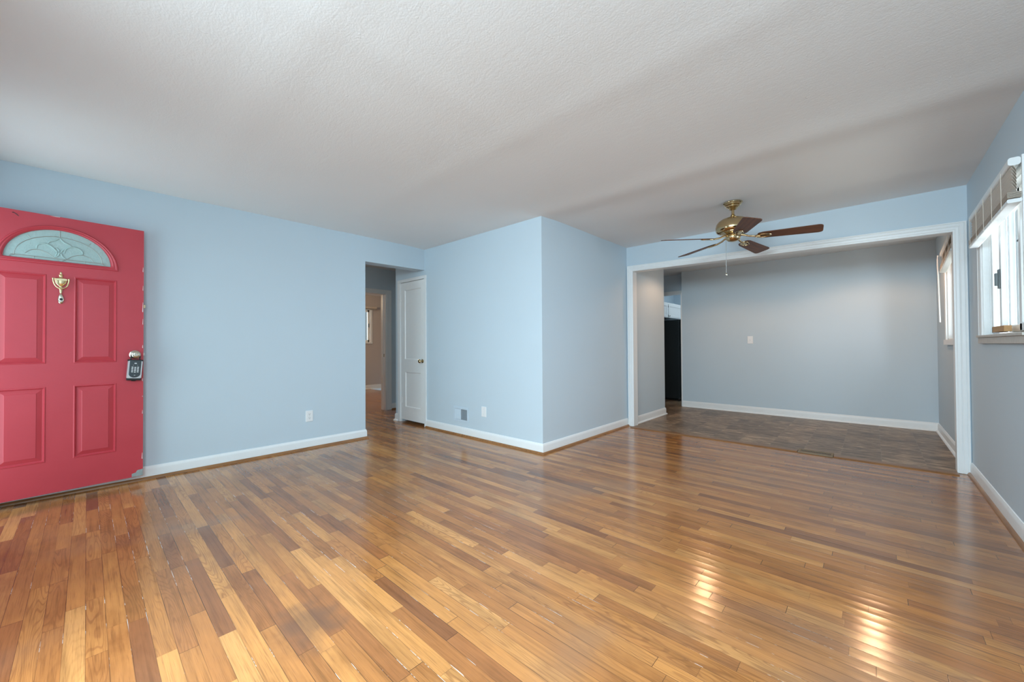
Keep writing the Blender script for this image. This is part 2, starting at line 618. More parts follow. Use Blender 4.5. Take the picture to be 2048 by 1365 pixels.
# ------------------------------------------------------------------ shell
m = bx(XF - 0.14, 4.985, YR - 0.14, YBED + 0.14, -0.12, 0.0)
struct(m.build('floor', M['floor']), 'worn glossy oak strip floor of the living room', 'floor')
m = bx(4.985, 9.3, YR - 0.14, 4.7, -0.12, 0.002)
struct(m.build('floor_dining', M['vinyl']), 'brown slate-look vinyl floor of the dining room', 'floor')


def ceil_z(x, y):
    """taped board joints make low swells in the plaster"""
    z = 0.0
    for xc, hgt, wd_ in ((1.85, 0.0035, 0.10), (3.14, 0.012, 0.16), (0.63, 0.003, 0.10), (4.36, 0.003, 0.12)):
        z -= hgt * math.exp(-((x - xc) / wd_) ** 2)
    if x > 3.14:
        z -= 0.0 * (x - 3.14)
    z -= 0.0035 * math.exp(-((y - 1.64) / 0.10) ** 2) * (1.0 if x < 1.85 else math.exp(-((x - 1.85) / 0.12) ** 2))
    return z


m = MB()
xs = [XF - 0.14 + i * 0.06 for i in range(int((XD + 0.06 - XF + 0.14) / 0.06) + 1)] + [XD + 0.06]
ys = [YR - 0.14 + j * 0.06 for j in range(int((YA + 0.08 - YR + 0.14) / 0.06) + 1)] + [YA + 0.08]
vs = [(x, y, H + ceil_z(x, y)) for y in ys for x in xs]
n = len(xs)
fs = [(j * n + i, j * n + i + 1, (j + 1) * n + i + 1, (j + 1) * n + i) for j in range(len(ys) - 1) for i in range(n - 1)]
m.add(vs, fs)
m.box(XF - 0.14, XD + 0.06, YR - 0.14, YBED + 0.14, H + 0.02, H + 0.14)
m.box(XF - 0.14, 6.6, YA + 0.08, YBED + 0.14, H, H + 0.03)
struct(m.build('ceiling', M['ceiling'], smooth=True), 'white brush-textured plaster ceiling over the living room', 'ceiling')
m = bx(XD + 0.06, 9.3, YR - 0.14, 4.7, HD, HD + 0.14)
struct(m.build('ceiling_dining', M['ceiling']), 'flat ceiling of the dining room beyond the wide opening', 'ceiling')

# left wall with hall opening, its head and the front wall behind the camera
HX0 = 2.28
YA2 = YA + 0.165
m = MB()
m.box(XF - 0.14, HX0, YA, YA2, 0, H)
m.hexa([(HX0, YA, 2.139), (XB, YA, 2.149), (HX0, YA2, 2.139), (XB, YA2, 2.149),
        (HX0, YA, H), (XB, YA, H), (HX0, YA2, H), (XB, YA2, H)])
struct(m.build('wall_left', M['wall']), 'pale blue left wall behind the red door, with hall opening', 'wall')

m = MB()
wall_cols(m, YR - 0.14, YA2, 0, H, [(-0.56, 1.80, 0.45, 2.28), (3.44, 4.37, 0, 2.09)],
          lambda m, a, b, z0, z1: m.box(XF - 0.14, XF, a, b, z0, z1))
struct(m.build('wall_front', M['wall']), 'pale blue front wall behind the camera, with picture window opening', 'wall')

# closet block: face toward the camera's left, face toward the dining room, end
m = MB()
wall_cols(m, YC, YH, 0, H, [(4.505, 5.11, 0, 2.035)], lambda m, a, b, z0, z1: m.box(XB, XB + 0.10, a, b, z0, z1))
struct(m.build('wall_closet', M['wall']), 'pale blue wall with the closet door, vent and blank plate', 'wall')
m = MB()
m.box(XB + 0.10, XJ, YC, YC + 0.12, 0, H)
struct(m.build('wall_block', M['wall']), 'pale blue wall between the projecting corner and the wide opening', 'wall')
m = bx(XB + 0.10, 5.0, YH - 0.10, YH, 0, H)
struct(m.build('wall_hall_side', M['wall']), 'blue wall of the hall behind the closet', 'wall')

# wall with the wide opening (its head sags toward the right)
OL, OR_ = 2.380, -0.528          # opening sides
ZHL, ZHR = 2.106, 2.058          # head underside
m = MB()
m.hexa([(XD, OR_, ZHR + .012), (XJ, OR_, ZHR + .012), (XD, OL, ZHL + .012), (XJ, OL, ZHL + .012),
        (XD, OR_, H), (XJ, OR_, H), (XD, OL, H), (XJ, OL, H)])
m.box(XD, XJ, OL + 0.012, YC, 0, H)
m.box(XD, XJ, OL, OL + 0.012, ZHL + .012, H)
m.box(XD, XJ, YR, OR_ - 0.012, 0, H)
m.box(XD, XJ, OR_ - 0.012, OR_, ZHR + .012, H)
struct(m.build('wall_back', M['wall']), 'blue wall above the wide dining room opening', 'wall')

# right wall with two windows
W1 = (3.36, 4.46, 1.155, 2.03)
W2 = (5.36, 6.26, 1.14, 2.02)
m = MB()
wall_cols(m, XF - 0.14, XK + 0.12, 0, H, [W1, W2], lambda m, a, b, z0, z1: m.box(a, b, YR - 0.14, YR, z0, z1))
struct(m.build('wall_right', M['wall']), 'shaded blue right wall with the blind-covered windows', 'wall')

# dining room: stub, far wall, kitchen doorway
m = MB()
m.box(XJ, 6.232, YS, YS + 0.12, 0, HD)
m.box(6.112, 6.232, YS + 0.12, 4.6, 0, HD)
struct(m.build('wall_dining_left', M['wall']), 'short blue wall just inside the dining opening on the left', 'wall')
m = MB()
m.box(XK, XK + 0.12, YR, 2.49, 0, HD)
struct(m.build('wall_dining_back', M['wall']), 'grey blue far wall of the dining room with light switch', 'wall')
m = MB()
m.box(XK + 0.22, XK + 0.30, 2.49, 3.46, 2.10, HD)
m.box(XK + 0.12, XK + 0.30, 2.40, 2.49, 0, HD)
m.box(XK + 0.03, XK + 0.12, 3.35, 4.6, 0, HD)
struct(m.build('wall_kitchen_doorway', M['wall']), 'dark blue wall above the kitchen doorway', 'wall')
m = MB()
m.box(6.112, 9.3, 4.6, 4.7, 0, HD)
m.box(XK + 0.30, 9.3, 3.36, 3.46, 0, HD)
m.box(9.2, 9.3, YR, 3.36, 0, HD)
m.box(XK + 0.12, 9.3, 1.2, 1.3, 0, HD)
struct(m.build('wall_kitchen', M['wall']), 'blue wall of the kitchen above the white cupboards', 'wall')

# hall and bedroom
m = MB()
wall_cols(m, 1.8, 5.0, 0, H, [(2.68, 3.494, 0, 2.015)], lambda m, a, b, z0, z1: m.box(a, b, YE, YE + 0.12, z0, z1))
struct(m.build('wall_hall_end', M['wall']), 'shadowed blue wall at the end of the hall', 'wall')
m = MB()
m.box(1.68, 1.8, YA2, YE + 0.12, 0, H)
m.box(5.0, 5.1, YH - 0.1, YE + 0.12, 0, H)
struct(m.build('wall_hall', M['wall']), 'blue side walls of the hall', 'wall')
W3 = (4.10, 4.975, 1.22, 2.05)
m = MB()
wall_cols(m, 0.9, 6.6, 0, H, [W3], lambda m, a, b, z0, z1: m.box(a, b, YBED, YBED + 0.12, z0, z1))
m.box(0.8, 0.9, YE + 0.12, YBED + 0.12, 0, H)
m.box(6.5, 6.6, YE, YBED, 0, H)
m.box(5.1, 6.6, YE, YE + 0.12, 0, H)
struct(m.build('wall_bedroom', M['bedroom_wall']), 'taupe bedroom wall seen through the hall doorway', 'wall')

# ------------------------------------------------------------------ baseboards with wooden shoe
BASE = [(0, 0.0), (0.013, 0.0), (0.013, 0.078), (0.0115, 0.088), (0.0075, 0.097), (0.005, 0.104), (0, 0.106)]
SHOE = [(0.013, 0.0), (0.030, 0.0), (0.0285, 0.008), (0.024, 0.0155), (0.0185, 0.0195), (0.013, 0.021)]


def base(name, path, label, white=False):
    m = MB()
    m.sweep(path, BASE)
    o = m.build(name, M['trim'], smooth=True)
    s = MB()
    s.sweep(path, SHOE)
    k = s.build('shoe_moulding', M['trim'] if white else M['shoe'], o, smooth=True)
    if not white:
        k['label'] = 'oak-coloured quarter-round shoe moulding'
    struct(o, label, 'baseboard')
    return o


base('baseboard_left', [(HX0, YA2), (HX0, YA), (XF, YA)], 'white baseboard along the left wall beside the red door')
base('baseboard_corner', [(XD - 0.02, YC), (XB, YC), (XB, 4.468)], 'white baseboard wrapping the projecting wall corner')
base('baseboard_closet_end', [(XB, 5.182), (XB, YH), (4.6, YH)][0:3], 'short white baseboard left of the closet door', True)
base('baseboard_right', [(XF, YR), (XD - 0.02, YR)], 'white baseboard along the shaded right wall')
base('baseboard_dining_left', [(6.232, YS + 0.4), (6.232, YS), (XJ + 0.002, YS)], 'white baseboard of the short wall inside the dining opening', True)
base('baseboard_dining', [(XJ + 0.01, YR), (XK, YR), (XK, 2.488)], 'white baseboard around the far side of the dining room', True)
base('baseboard_hall_end', [(5.0, YE), (3.612, YE)], 'white baseboard at the end of the hall')
base('baseboard_bedroom', [(6.5, YBED), (0.9, YBED)], 'cream-lit baseboard of the bedroom seen through the hall', True)

# ------------------------------------------------------------------ wide opening: casing and lining
t1 = struct(empty('trim_1', (XD, 1.0, 0)), 'white casing framing the wide dining room opening', 'trim')


def leg_casing(y0, y1, ztop0, ztop1, x=XD, out=0.018):
    """vertical casing on wall X=x, proud toward -X, with fluted profile; outer edge y0, inner edge y1"""
    m = MB()
    us = [0, 0.0, 0.10, 0.16, 0.22, 0.45, 0.52, 0.60, 0.80, 0.88, 1.0, 1.0]
    ds = [0, out, out, out * .78, out * .95, out * .92, out * .74, out * .86, out * .80, out * .62, out * .58, 0]
    bot = [Vector((x - d, y0 + (y1 - y0) * u, 0.0)) for u, d in zip(us, ds)]
    top = [Vector((x - d, y0 + (y1 - y0) * u, ztop0 + (ztop1 - ztop0) * u)) for u, d in zip(us, ds)]
    m.loops([bot, top], True, True)
    return m


for nm, y0, y1, z0, z1 in (('casing_leg', 2.452, OL - 0.006, 2.182, ZHL + .004), ('casing_leg', -0.602, OR_ + 0.004, 2.135, ZHR + .004)):
    o = leg_casing(y0, y1, z0, z1).build(nm, M['trim'], smooth=False)
    o.parent = t1
    o.matrix_parent_inverse = Matrix.Translation(Vector((-XD, -1.0, 0)))
m = MB()
us = [0, 0.0, 0.10, 0.16, 0.22, 0.45, 0.52, 0.60, 0.80, 0.88, 1.0, 1.0]
ds = [0, 1, 1, .78, .95, .92, .74, .86, .80, .62, .58, 0]
A_ = [Vector((XD - 0.018 * d, 2.452 + (OL - .006 - 2.452) * u, 2.182 + (ZHL + .004 - 2.182) * u)) for u, d in zip(us, ds)]
B_ = [Vector((XD - 0.018 * d, -0.602 + (OR_ + .004 + 0.602) * u, 2.135 + (ZHR + .004 - 2.135) * u)) for u, d in zip(us, ds)]
m.loops([A_, B_], True, True)
o = m.build('casing_head', M['trim'])
o.parent = t1
o.matrix_parent_inverse = Matrix.Translation(Vector((-XD, -1.0, 0)))
m = MB()
m.box(XD - 0.002, XJ + 0.002, OL, OL + 0.012, 0, ZHL + .012)
m.box(XD - 0.002, XJ + 0.002, OR_ - 0.012, OR_, 0, ZHR + .012)
m.hexa([(XD - .002, OR_, ZHR), (XJ + .002, OR_, ZHR), (XD - .002, OL, ZHL), (XJ + .002, OL, ZHL),
        (XD - .002, OR_, ZHR + .012), (XJ + .002, OR_, ZHR + .012), (XD - .002, OL, ZHL + .012), (XJ + .002, OL, ZHL + .012)])
o = m.build('jamb_lining', M['trim'])
o.parent = t1
o.matrix_parent_inverse = Matrix.Translation(Vector((-XD, -1.0, 0)))

# wooden threshold strip in two lengths, broken by the floor register
for y0, y1, lab in ((0.572, 2.375, 'long brown wooden threshold strip left of the floor register'),
                    (-0.525, 0.283, 'short brown wooden threshold strip right of the floor register')):
    m = MB()
    m.loops([[Vector((x, y, z)) for x, z in ((4.893, 0), (4.899, 0.006), (4.915, 0.010), (4.985, 0.010), (4.996, 0.006), (4.998, 0.0))] for y in (y0, y1)], True, True)
    o = m.build('trim_2' if y0 > 0 else 'trim_3', M['threshold'])
    struct(o, lab, 'threshold')

# floor register
fr_ = tag(empty('floor_register', (4.97, 0.4275, 0)), 'small tan metal floor register set into the threshold strip', 'floor vent')
m = MB()
m.box(-0.07, 0.07, -0.140, -0.118, 0, 0.012)
m.box(-0.07, 0.07, 0.118, 0.140, 0, 0.012)
m.box(-0.07, -0.028, -0.118, 0.118, 0, 0.012)
m.box(0.028, 0.07, -0.118, 0.118, 0, 0.012)
m.build('frame', M['floor_register'], fr_, bevel=0.002)
for i in range(19):
    y = -0.112 + i * 0.01245
    bx(-0.028, 0.028, y, y + 0.0042, 0.008, 0.0115).build('louver', M['floor_register'], fr_)
bx(-0.028, 0.028, -0.118, 0.118, 0.0, 0.0085).build('duct_shade', M['slot'], fr_)  # shallow slab coloured dark to stand for the shade down in the slots

# ------------------------------------------------------------------ red entry door
D = struct(empty('door_1', (0.315, 4.432, 0), math.radians(180 + 4.905)), 'open red panelled entry door with fan-shaped glass', 'door')
ZB, ZT, DW, DT = 0.055, 2.074, 0.904, 0.044


def d3(u, v, d):
    return Vector((u, d, v))


def arch(a, h, zb, n=40, nb=10, c=0.452):
    pts = [(c - a * math.cos(math.pi * i / n), zb + h * math.sin(math.pi * i / n)) for i in range(n + 1)]
    pts += [(c + a - 2 * a * i / nb, zb) for i in range(1, nb)]
    return pts


def fill(m, outer, holes, d, mi=0):
    polys = [[Vector((u, v, 0)) for u, v in outer]] + [[Vector((u, v, 0)) for u, v in h] for h in holes]
    tris = tessellate_polygon(polys)
    flat = [p for pl in polys for p in pl]
    m.add([Vector((p.x, d, p.y)) for p in flat], [tuple(t) for t in tris], mi)


PAN = [(0.157, 0.385, 0.994, 1.641), (0.518, 0.746, 0.994, 1.641), (0.157, 0.385, 0.283, 0.827), (0.518, 0.746, 0.283, 0.827)]


def rect(p, i):
    return [(p[0] + i, p[2] + i), (p[1] - i, p[2] + i), (p[1] - i, p[3] - i), (p[0] + i, p[3] - i)]


hole = arch(0.262, 0.235, 1.742)
m = MB()
outer = [(0, ZB), (DW, ZB), (DW, ZT), (0, ZT)]
fill(m, outer, [rect(p, 0) for p in PAN] + [hole], 0)
fill(m, outer, [hole], -DT)
m.loops([[d3(u, v, 0) for u, v in outer], [d3(u, v, -DT) for u, v in outer]], False, False)
m.loops([[d3(u, v, 0) for u, v in hole], [d3(u, v, -DT) for u, v in hole]], False, False)
# pressed raised panels
for p in PAN:
    prof = [(0, 0), (0.003, 0.003), (0.007, 0.0035), (0.010, -0.001), (0.013, -0.008), (0.016, -0.009), (0.042, -0.0005), (0.0445, 0.0015)]
    m.loops([[d3(u, v, d) for u, v in rect(p, i)] for i, d in prof], False, True)
slab = m.build('door_slab', M['red'], D)
slab['label'] = 'red painted door slab with four raised panels'
# wear on the paint: bare metal corner, white chips along the latch edge, a dark curved scratch
m = MB()
pt = [(0.0662, 0.0561), (0.0663, 0.0821), (0.056, 0.085), (0.0421, 0.0877), (0.037, 0.1006), (0.030, 0.106), (0.014, 0.107), (0.0005, 0.109), (0.0005, 0.0561)]
m.prism(pt, d3, 0.0001, 0.0007)
m.build('bare_metal_corner', M['bare_steel'], slab)['label'] = 'bare grey metal at the chipped lower corner'
for z0, z1 in ((1.731, 1.772), (1.577, 1.619), (1.399, 1.482), (1.296, 1.345), (1.102, 1.130), (0.829, 0.858), (0.561, 0.594), (0.190, 0.244), (0.70, 0.712)):
    m = MB()
    w_ = random.uniform(0.0016, 0.0032)
    m.prism([(0.0035, z0), (0.0035 + w_ * 1.7, z0 + 0.004), (0.0038 + w_ * .5, z1), (0.0035, z1 - 0.004)], d3, 0.0001, 0.0006)
    m.build('paint_chip', M['trim'], slab)['label'] = 'white paint chip at the latch edge'
m = MB()
m.prism([(0.5045, 2.0715), (0.48, 2.0722), (0.4565, 2.0733), (0.4565, 2.0705), (0.48, 2.0695)], d3, 0.0001, 0.0006)
m.build('paint_chip', M['trim'], slab)['label'] = 'white paint chip at the top edge'
m = MB()
m.tube([d3(u, v, 0.0008) for u, v in ((0.6742, 2.0507), (0.6690, 2.0525), (0.6639, 2.0506), (0.6552, 2.0428), (0.6446, 2.0314))], [0.0022, 0.003, 0.002, 0.0024, 0.0014], 6)
m.build('scratch', M['slot'], slab)['label'] = 'short dark curved scratch near the top'

# fan lite: applied frame, glass, cames
m = MB()
rings = []
for i, d in ((0, 0.0), (0.0, 0.006), (0.10, 0.0105), (0.28, 0.0115), (0.42, 0.007), (0.50, 0.0065), (0.62, 0.0085), (0.80, 0.006), (0.94, -0.001), (1.0, -0.010)):
    rings.append([d3(u, v, d) for u, v in arch(0.302 + (0.260 - 0.302) * i, 0.288 + (0.227 - 0.288) * i, 1.716 + (1.747 - 1.716) * i)])
m.loops(rings, False, False)
m.build('lite_frame', M['red'], D, smooth=True)
m = MB()
gp = arch(0.2605, 0.2325, 1.744)
m.prism(gp, d3, -0.024, -0.012)
gl = m.build('fan_glass', M['lite'], D)
gl['label'] = 'textured half-round glass with beveled scroll pattern'


def spline(pts, k=6):
    P = [Vector((a, b, 0)) for a, b in pts]
    if len(P) < 3:
        return pts
    out = []
    for i in range(len(P) - 1):
        p0, p1, p2, p3 = P[max(i - 1, 0)], P[i], P[i + 1], P[min(i + 2, len(P) - 1)]
        for j in range(k):
            t = j / k
            q = 0.5 * ((2 * p1) + (p2 - p0) * t + (2 * p0 - 5 * p1 + 4 * p2 - p3) * t * t + (3 * p1 - p0 - 3 * p2 + p3) * t ** 3)
            out.append((q.x, q.y))
    out.append((P[-1].x, P[-1].y))
    return out


thin = [[(0.452 - 0.213 * math.cos(math.pi * i / 30), 1.766 + 0.160 * math.sin(math.pi * i / 30)) for i in range(31)], [(0.68, 1.7655), (0.225, 1.7655)],
        [(0.6068, 1.9114), (0.5924, 1.8946)], [(0.2995, 1.9125), (0.3099, 1.8955)], [(0.456, 1.972), (0.456, 1.924)],
        [(0.578, 1.7655), (0.578, 1.748)], [(0.3324, 1.7655), (0.3324, 1.746)], [(0.66, 1.7655), (0.686, 1.751)], [(0.245, 1.7655), (0.218, 1.751)]]
lo_ = [[(0.6168, 1.7811), (0.5919, 1.8075), (0.5556, 1.8162), (0.5221, 1.8045), (0.4917, 1.7777), (0.4589, 1.7496)],
       [(0.4450, 1.7496), (0.4137, 1.7763), (0.3939, 1.7939), (0.3533, 1.8115), (0.3116, 1.8023), (0.2818, 1.767)]]
fat = [[(0.456, 1.9194), (0.477, 1.900), (0.5036, 1.8844), (0.513, 1.8677)], [(0.456, 1.9194), (0.4381, 1.8938), (0.4143, 1.8806), (0.3982, 1.8688)],
       [(0.5648, 1.8225), (0.5594, 1.8496), (0.5336, 1.8647), (0.5035, 1.8562), (0.4766, 1.8266), (0.4688, 1.8085), (0.4764, 1.7834)],
       [(0.4337, 1.809), (0.426, 1.8422), (0.4022, 1.8613), (0.3739, 1.8626), (0.3493, 1.8459), (0.3409, 1.8217), (0.3574, 1.8095)],
       [(0.4729, 1.8463), (0.458, 1.8194), (0.4641, 1.7886), (0.4802, 1.7727)], [(0.4337, 1.840), (0.4494, 1.8151), (0.4434, 1.7863), (0.4237, 1.767)]]
m = MB()
for ln in thin + lo_:
    m.tube([d3(u, v, -0.0115) for u, v in spline(ln)], 0.0021, 6)
m.build('came', M['came'], gl, smooth=True)['label'] = 'thin metal lead lines of the fan glass'
for ln in fat:
    m = MB()
    pts = spline(ln)
    k = len(pts)
    m.tube([d3(u, v, -0.012) for u, v in pts], [0.003 + 0.0035 * math.sin(math.pi * (i + 1) / (k + 1)) for i in range(k)], 8)
    m.build('glass_scroll', M['lite'], gl, smooth=True)

# brass urn knocker with viewer
kn = empty('door_knocker')
kn.parent = D
kn['label'] = 'brass urn-shaped door knocker'
kc = 0.450
m = MB()
m.lathe([(0.0005, 0.104), (0.004, 0.100), (0.006, 0.093), (0.004, 0.088), (0.009, 0.084), (0.014, 0.080), (0.009, 0.076), (0.008, 0.066), (0.014, 0.060), (0.027, 0.056), (0.033, 0.052),
         (0.033, 0.040), (0.030, 0.034), (0.028, 0.020), (0.020, 0.006), (0.010, -0.002), (0.007, -0.010), (0.014, -0.016), (0.014, -0.021), (0.0005, -0.023)],
        (kc, 0.0, 1.566), n=32, sq=0.42)
m.build('urn', M['brass'], kn, smooth=True)
m = MB()
m.prism(rrect(0.060, 0.0135, 0.002, 3, kc, 1.6105), d3, 0.004, 0.0165)
m.build('cap_band', M['brass'], kn, bevel=0.001)
m = MB()
ring = [(kc - 0.0385 * math.cos(math.pi * i / 24), 1.609 - 0.066 * math.sin(math.pi * i / 24)) for i in range(25)]
m.tube([d3(u, v, 0.016 + 0.006 * math.sin(math.pi * i / 24)) for i, (u, v) in enumerate(ring)], 0.0042, 10)
m.lathe([(0.0005, -0.003), (0.005, 0.0), (0.006, 0.006), (0.003, 0.012), (0.0005, 0.013)], (ring[0][0], 0.016, 1.609), n=14)
m.lathe([(0.0005, -0.003), (0.005, 0.0), (0.006, 0.006), (0.003, 0.012), (0.0005, 0.013)], (ring[-1][0], 0.016, 1.609), n=14)
m.build('striker', M['brass'], kn, smooth=True)
m = MB()
m.lathe([(0.0005, 0), (0.012, 0), (0.008, -0.008), (0.006, -0.028), (0.0045, -0.036), (0.0005, -0.037)], (kc, 0.004, 1.545), n=18, sq=0.6)
m.build('stem', M['brass'], kn, smooth=True)
m = MB()
rings = []
for sc, d in ((1.0, 0.0), (1.0, 0.004), (0.88, 0.007), (0.5, 0.0085)):
    rings.append([d3(kc + 0.0145 * sc * math.cos(a) * (1 - 0.18 * math.sin(a)), 1.470 + 0.036 * sc * math.sin(a), d) for a in [2 * math.pi * i / 28 for i in range(28)]])
m.loops(rings, True, True)
vw = m.build('viewer_plate', M['nickel'], kn, smooth=True)
m = MB()
m.lathe([(0.008, 0.006), (0.0085, 0.011), (0.006, 0.0125), (0.0005, 0.0125)], (kc - 0.001, 0, 1.466), 'y', 18)
m.build('peephole', M['slot'], vw, smooth=True)

# knob with rose, bolts in the door edge
kb = empty('door_knob')
kb.parent = D
kb['label'] = 'worn brass door knob with round rose'
m = MB()
m.lathe([(0.0005, 0.0), (0.034, 0.0), (0.034, 0.004), (0.028, 0.010), (0.016, 0.014), (0.0125, 0.017), (0.012, 0.036), (0.017, 0.040), (0.0005, 0.041)], (0.052, 0, 1.050), 'y', 36)
m.build('rose', M['nickel'], kb, smooth=True)
m = MB()
m.lathe([(0.014, 0.036), (0.023, 0.041), (0.0275, 0.050), (0.0265, 0.060), (0.020, 0.0655), (0.012, 0.0665), (0.011, 0.064), (0.007, 0.064), (0.006, 0.0675), (0.0005, 0.068)], (0.052, 0, 1.050), 'y', 36)
m.build('knob', M['nickel'], kb, smooth=True)
m = MB()
m.box(-0.0015, 0.0, -0.034, -0.010, 1.42, 1.478)
m.box(-0.013, 0.0, -0.028, -0.013, 1.436, 1.462)
m.build('deadbolt', M['brass'], D, bevel=0.001)['label'] = 'brass deadbolt thrown out of the door edge'
m = MB()
m.box(-0.0015, 0.0, -0.034, -0.010, 1.02, 1.08)
m.box(-0.008, 0.0, -0.028, -0.015, 1.040, 1.060)
m.build('latch_bolt', M['nickel'], D, bevel=0.001)

# key lockbox hung on the knob
rot = Matrix.Rotation(math.radians(-4.0), 4, 'Y')
kl = tag(empty('key_lockbox', (0, 0, 0)), 'grey keypad lockbox hanging from the red door knob', 'lockbox')
nrm = Vector((0.0855, -0.9963, 0))
kp = Vector((0.315, 4.432, 0)) + 0.057 * Vector((-0.9963, -0.0855, 0)) + nrm * 0.012
kl.matrix_world = Matrix.Translation(kp + Vector((0, 0, 0.930))) @ Matrix.Rotation(math.radians(180 + 4.905), 4, 'Z') @ rot


m = MB()
rings = [[d3(u, v, d) for u, v in rrect(w_, h_, 0.010)] for w_, h_, d in ((0.078, 0.136, 0.0), (0.088, 0.146, 0.004), (0.088, 0.146, 0.026), (0.082, 0.140, 0.031))]
m.loops(rings, True, True)
m.build('body', M['silver'], kl, smooth=True)
m = MB()
bez = [(-0.034, 0.075), (-0.034, -0.035)] + [(-0.034 + 0.034 * (1 - math.cos(a)), -0.035 - 0.030 * math.sin(a)) for a in [math.pi * i / 16 for i in range(1, 16)]] + [(0.034, -0.035), (0.034, 0.075)]
m.prism(bez, d3, 0.028, 0.038)
face = m.build('keypad_cover', M['keypad'], kl, bevel=0.003)
for r_ in range(4):
    for c_ in range(3):
        q = MB()
        q.prism(rrect(0.0115, 0.0068, 0.003, 4, 0.0165 - c_ * 0.0165, 0.019 - r_ * 0.0125 - (0.002 if c_ == 1 else 0)), d3, 0.0375, 0.0395)
        q.build('key_button', M['plate'], face)
for w_, h_, cz in ((0.014, 0.009, 0.050), (0.009, 0.004, -0.046)):
    q = MB()
    q.prism(rrect(w_, h_, 0.0018, 4, 0, cz), d3, 0.0375, 0.039)
    q.build('status_window', M['silver'], face)
for cx in (-0.013, 0.013):
    q = MB()
    q.prism(rrect(0.004, 0.003, 0.001, 3, cx, 0.035), d3, 0.0375, 0.039)
    q.build('indicator', M['silver'], face)
m = MB()
m.box(-0.043, 0.043, 0.002, 0.030, -0.088, -0.070)
m.box(-0.014, 0.014, 0.006, 0.026, -0.094, -0.086)
m.build('base_cap', M['black'], kl, bevel=0.004)
m = MB()
m.box(-0.046, 0.046, 0.003, 0.030, 0.066, 0.080)
m.build('top_cap', M['black'], kl, bevel=0.004)
m = MB()
m.tube([(-0.024, 0.014, 0.066), (-0.026, 0.012, 0.102), (-0.021, 0.012, 0.122), (-0.010, 0.012, 0.138), (0.004, 0.012, 0.141), (0.017, 0.012, 0.133), (0.026, 0.012, 0.118), (0.028, 0.012, 0.100), (0.026, 0.014, 0.066)], 0.0048, 10)
m.build('shackle', M['black'], kl, smooth=True)

# ------------------------------------------------------------------ closet door (in the closet wall)
D2 = struct(empty('door_2', (XB, 4.51, 0)), 'white two-panel closet door with brass knob', 'door')
m = MB()


def c3(u, v, d):
    return Vector((-d, u, v))


W_ = 0.592
pn = [(0.084, 0.494, 0.915, 1.920), (0.097, 0.482, 0.226, 0.732)]


def fill_c(m, outer, holes, d):
    polys = [[Vector((u, v, 0)) for u, v in outer]] + [[Vector((u, v, 0)) for u, v in h] for h in holes]
    tris = tessellate_polygon(polys)
    flat = [p for pl in polys for p in pl]
    m.add([c3(p.x, p.y, d) for p in flat], [tuple(t) for t in tris])


out2 = [(0, 0.040), (W_, 0.040), (W_, 2.029), (0, 2.029)]
fill_c(m, out2, [rect(p, 0) for p in pn], 0.002)
m.loops([[c3(u, v, d) for u, v in out2] for d in (0.002, -0.034)], False, True)
for p in pn:
    m.loops([[c3(u, v, d) for u, v in rect(p, i)] for i, d in ((0, 0.002), (0.004, 0.0005), (0.010, -0.007), (0.013, -0.009))], False, True)
m.build('door_slab', M['door_white'], D2)
kb2 = empty('door_knob')
kb2.parent = D2
kb2['label'] = 'brass closet door knob'
m = MB()
m.lathe([(0.0005, 0.0), (0.027, 0.0), (0.027, -0.003), (0.020, -0.007), (0.010, -0.010), (0.009, -0.034), (0.0005, -0.034)], (-0.002, 0.048, 0.898), 'x', 28)
m.build('rose', M['antique_brass'], kb2, smooth=True)
m = MB()
m.lathe([(0.009, -0.030), (0.019, -0.036), (0.026, -0.046), (0.0265, -0.054), (0.021, -0.062), (0.010, -0.066), (0.0005, -0.067)], (-0.002, 0.048, 0.898), 'x', 28)
m.build('knob', M['antique_brass'], kb2, smooth=True)
for z in (1.808, 0.318):
    m = MB()
    m.box(-0.0055, -0.001, W_ - 0.022, W_ + 0.008, z - 0.045, z + 0.045)
    m.lathe([(0.0005, -0.048), (0.005, -0.047), (0.005, 0.047), (0.0005, 0.048)], (-0.008, W_ + 0.004, z), 'z', 14)
    m.build('hinge', M['door_white'], D2)
# closet frame
t4 = struct(empty('trim_4', (XB, 4.8, 0)), 'narrow white casing around the closet door', 'trim')
m = MB()
m.box(-0.014, 0.02, 5.106 - 4.8, 5.1158 - 4.8, 0, 2.0338)
m.box(-0.016, 0, 5.116 - 4.8, 5.180 - 4.8, 0, 2.0338)
m.build('casing_leg', M['trim'], t4, bevel=0.003)
m = MB()
m.box(-0.014, 0.02, 4.4922 - 4.8, 4.506 - 4.8, 0, 2.0338)
m.box(-0.016, 0, 4.462 - 4.8, 4.492 - 4.8, 0, 2.0338)
m.build('casing_leg', M['trim'], t4, bevel=0.003)
m = MB()
m.box(-0.016, 0.02, 4.462 - 4.8, 5.180 - 4.8, 2.034, 2.078)
m.build('casing_head', M['trim'], t4, bevel=0.003)

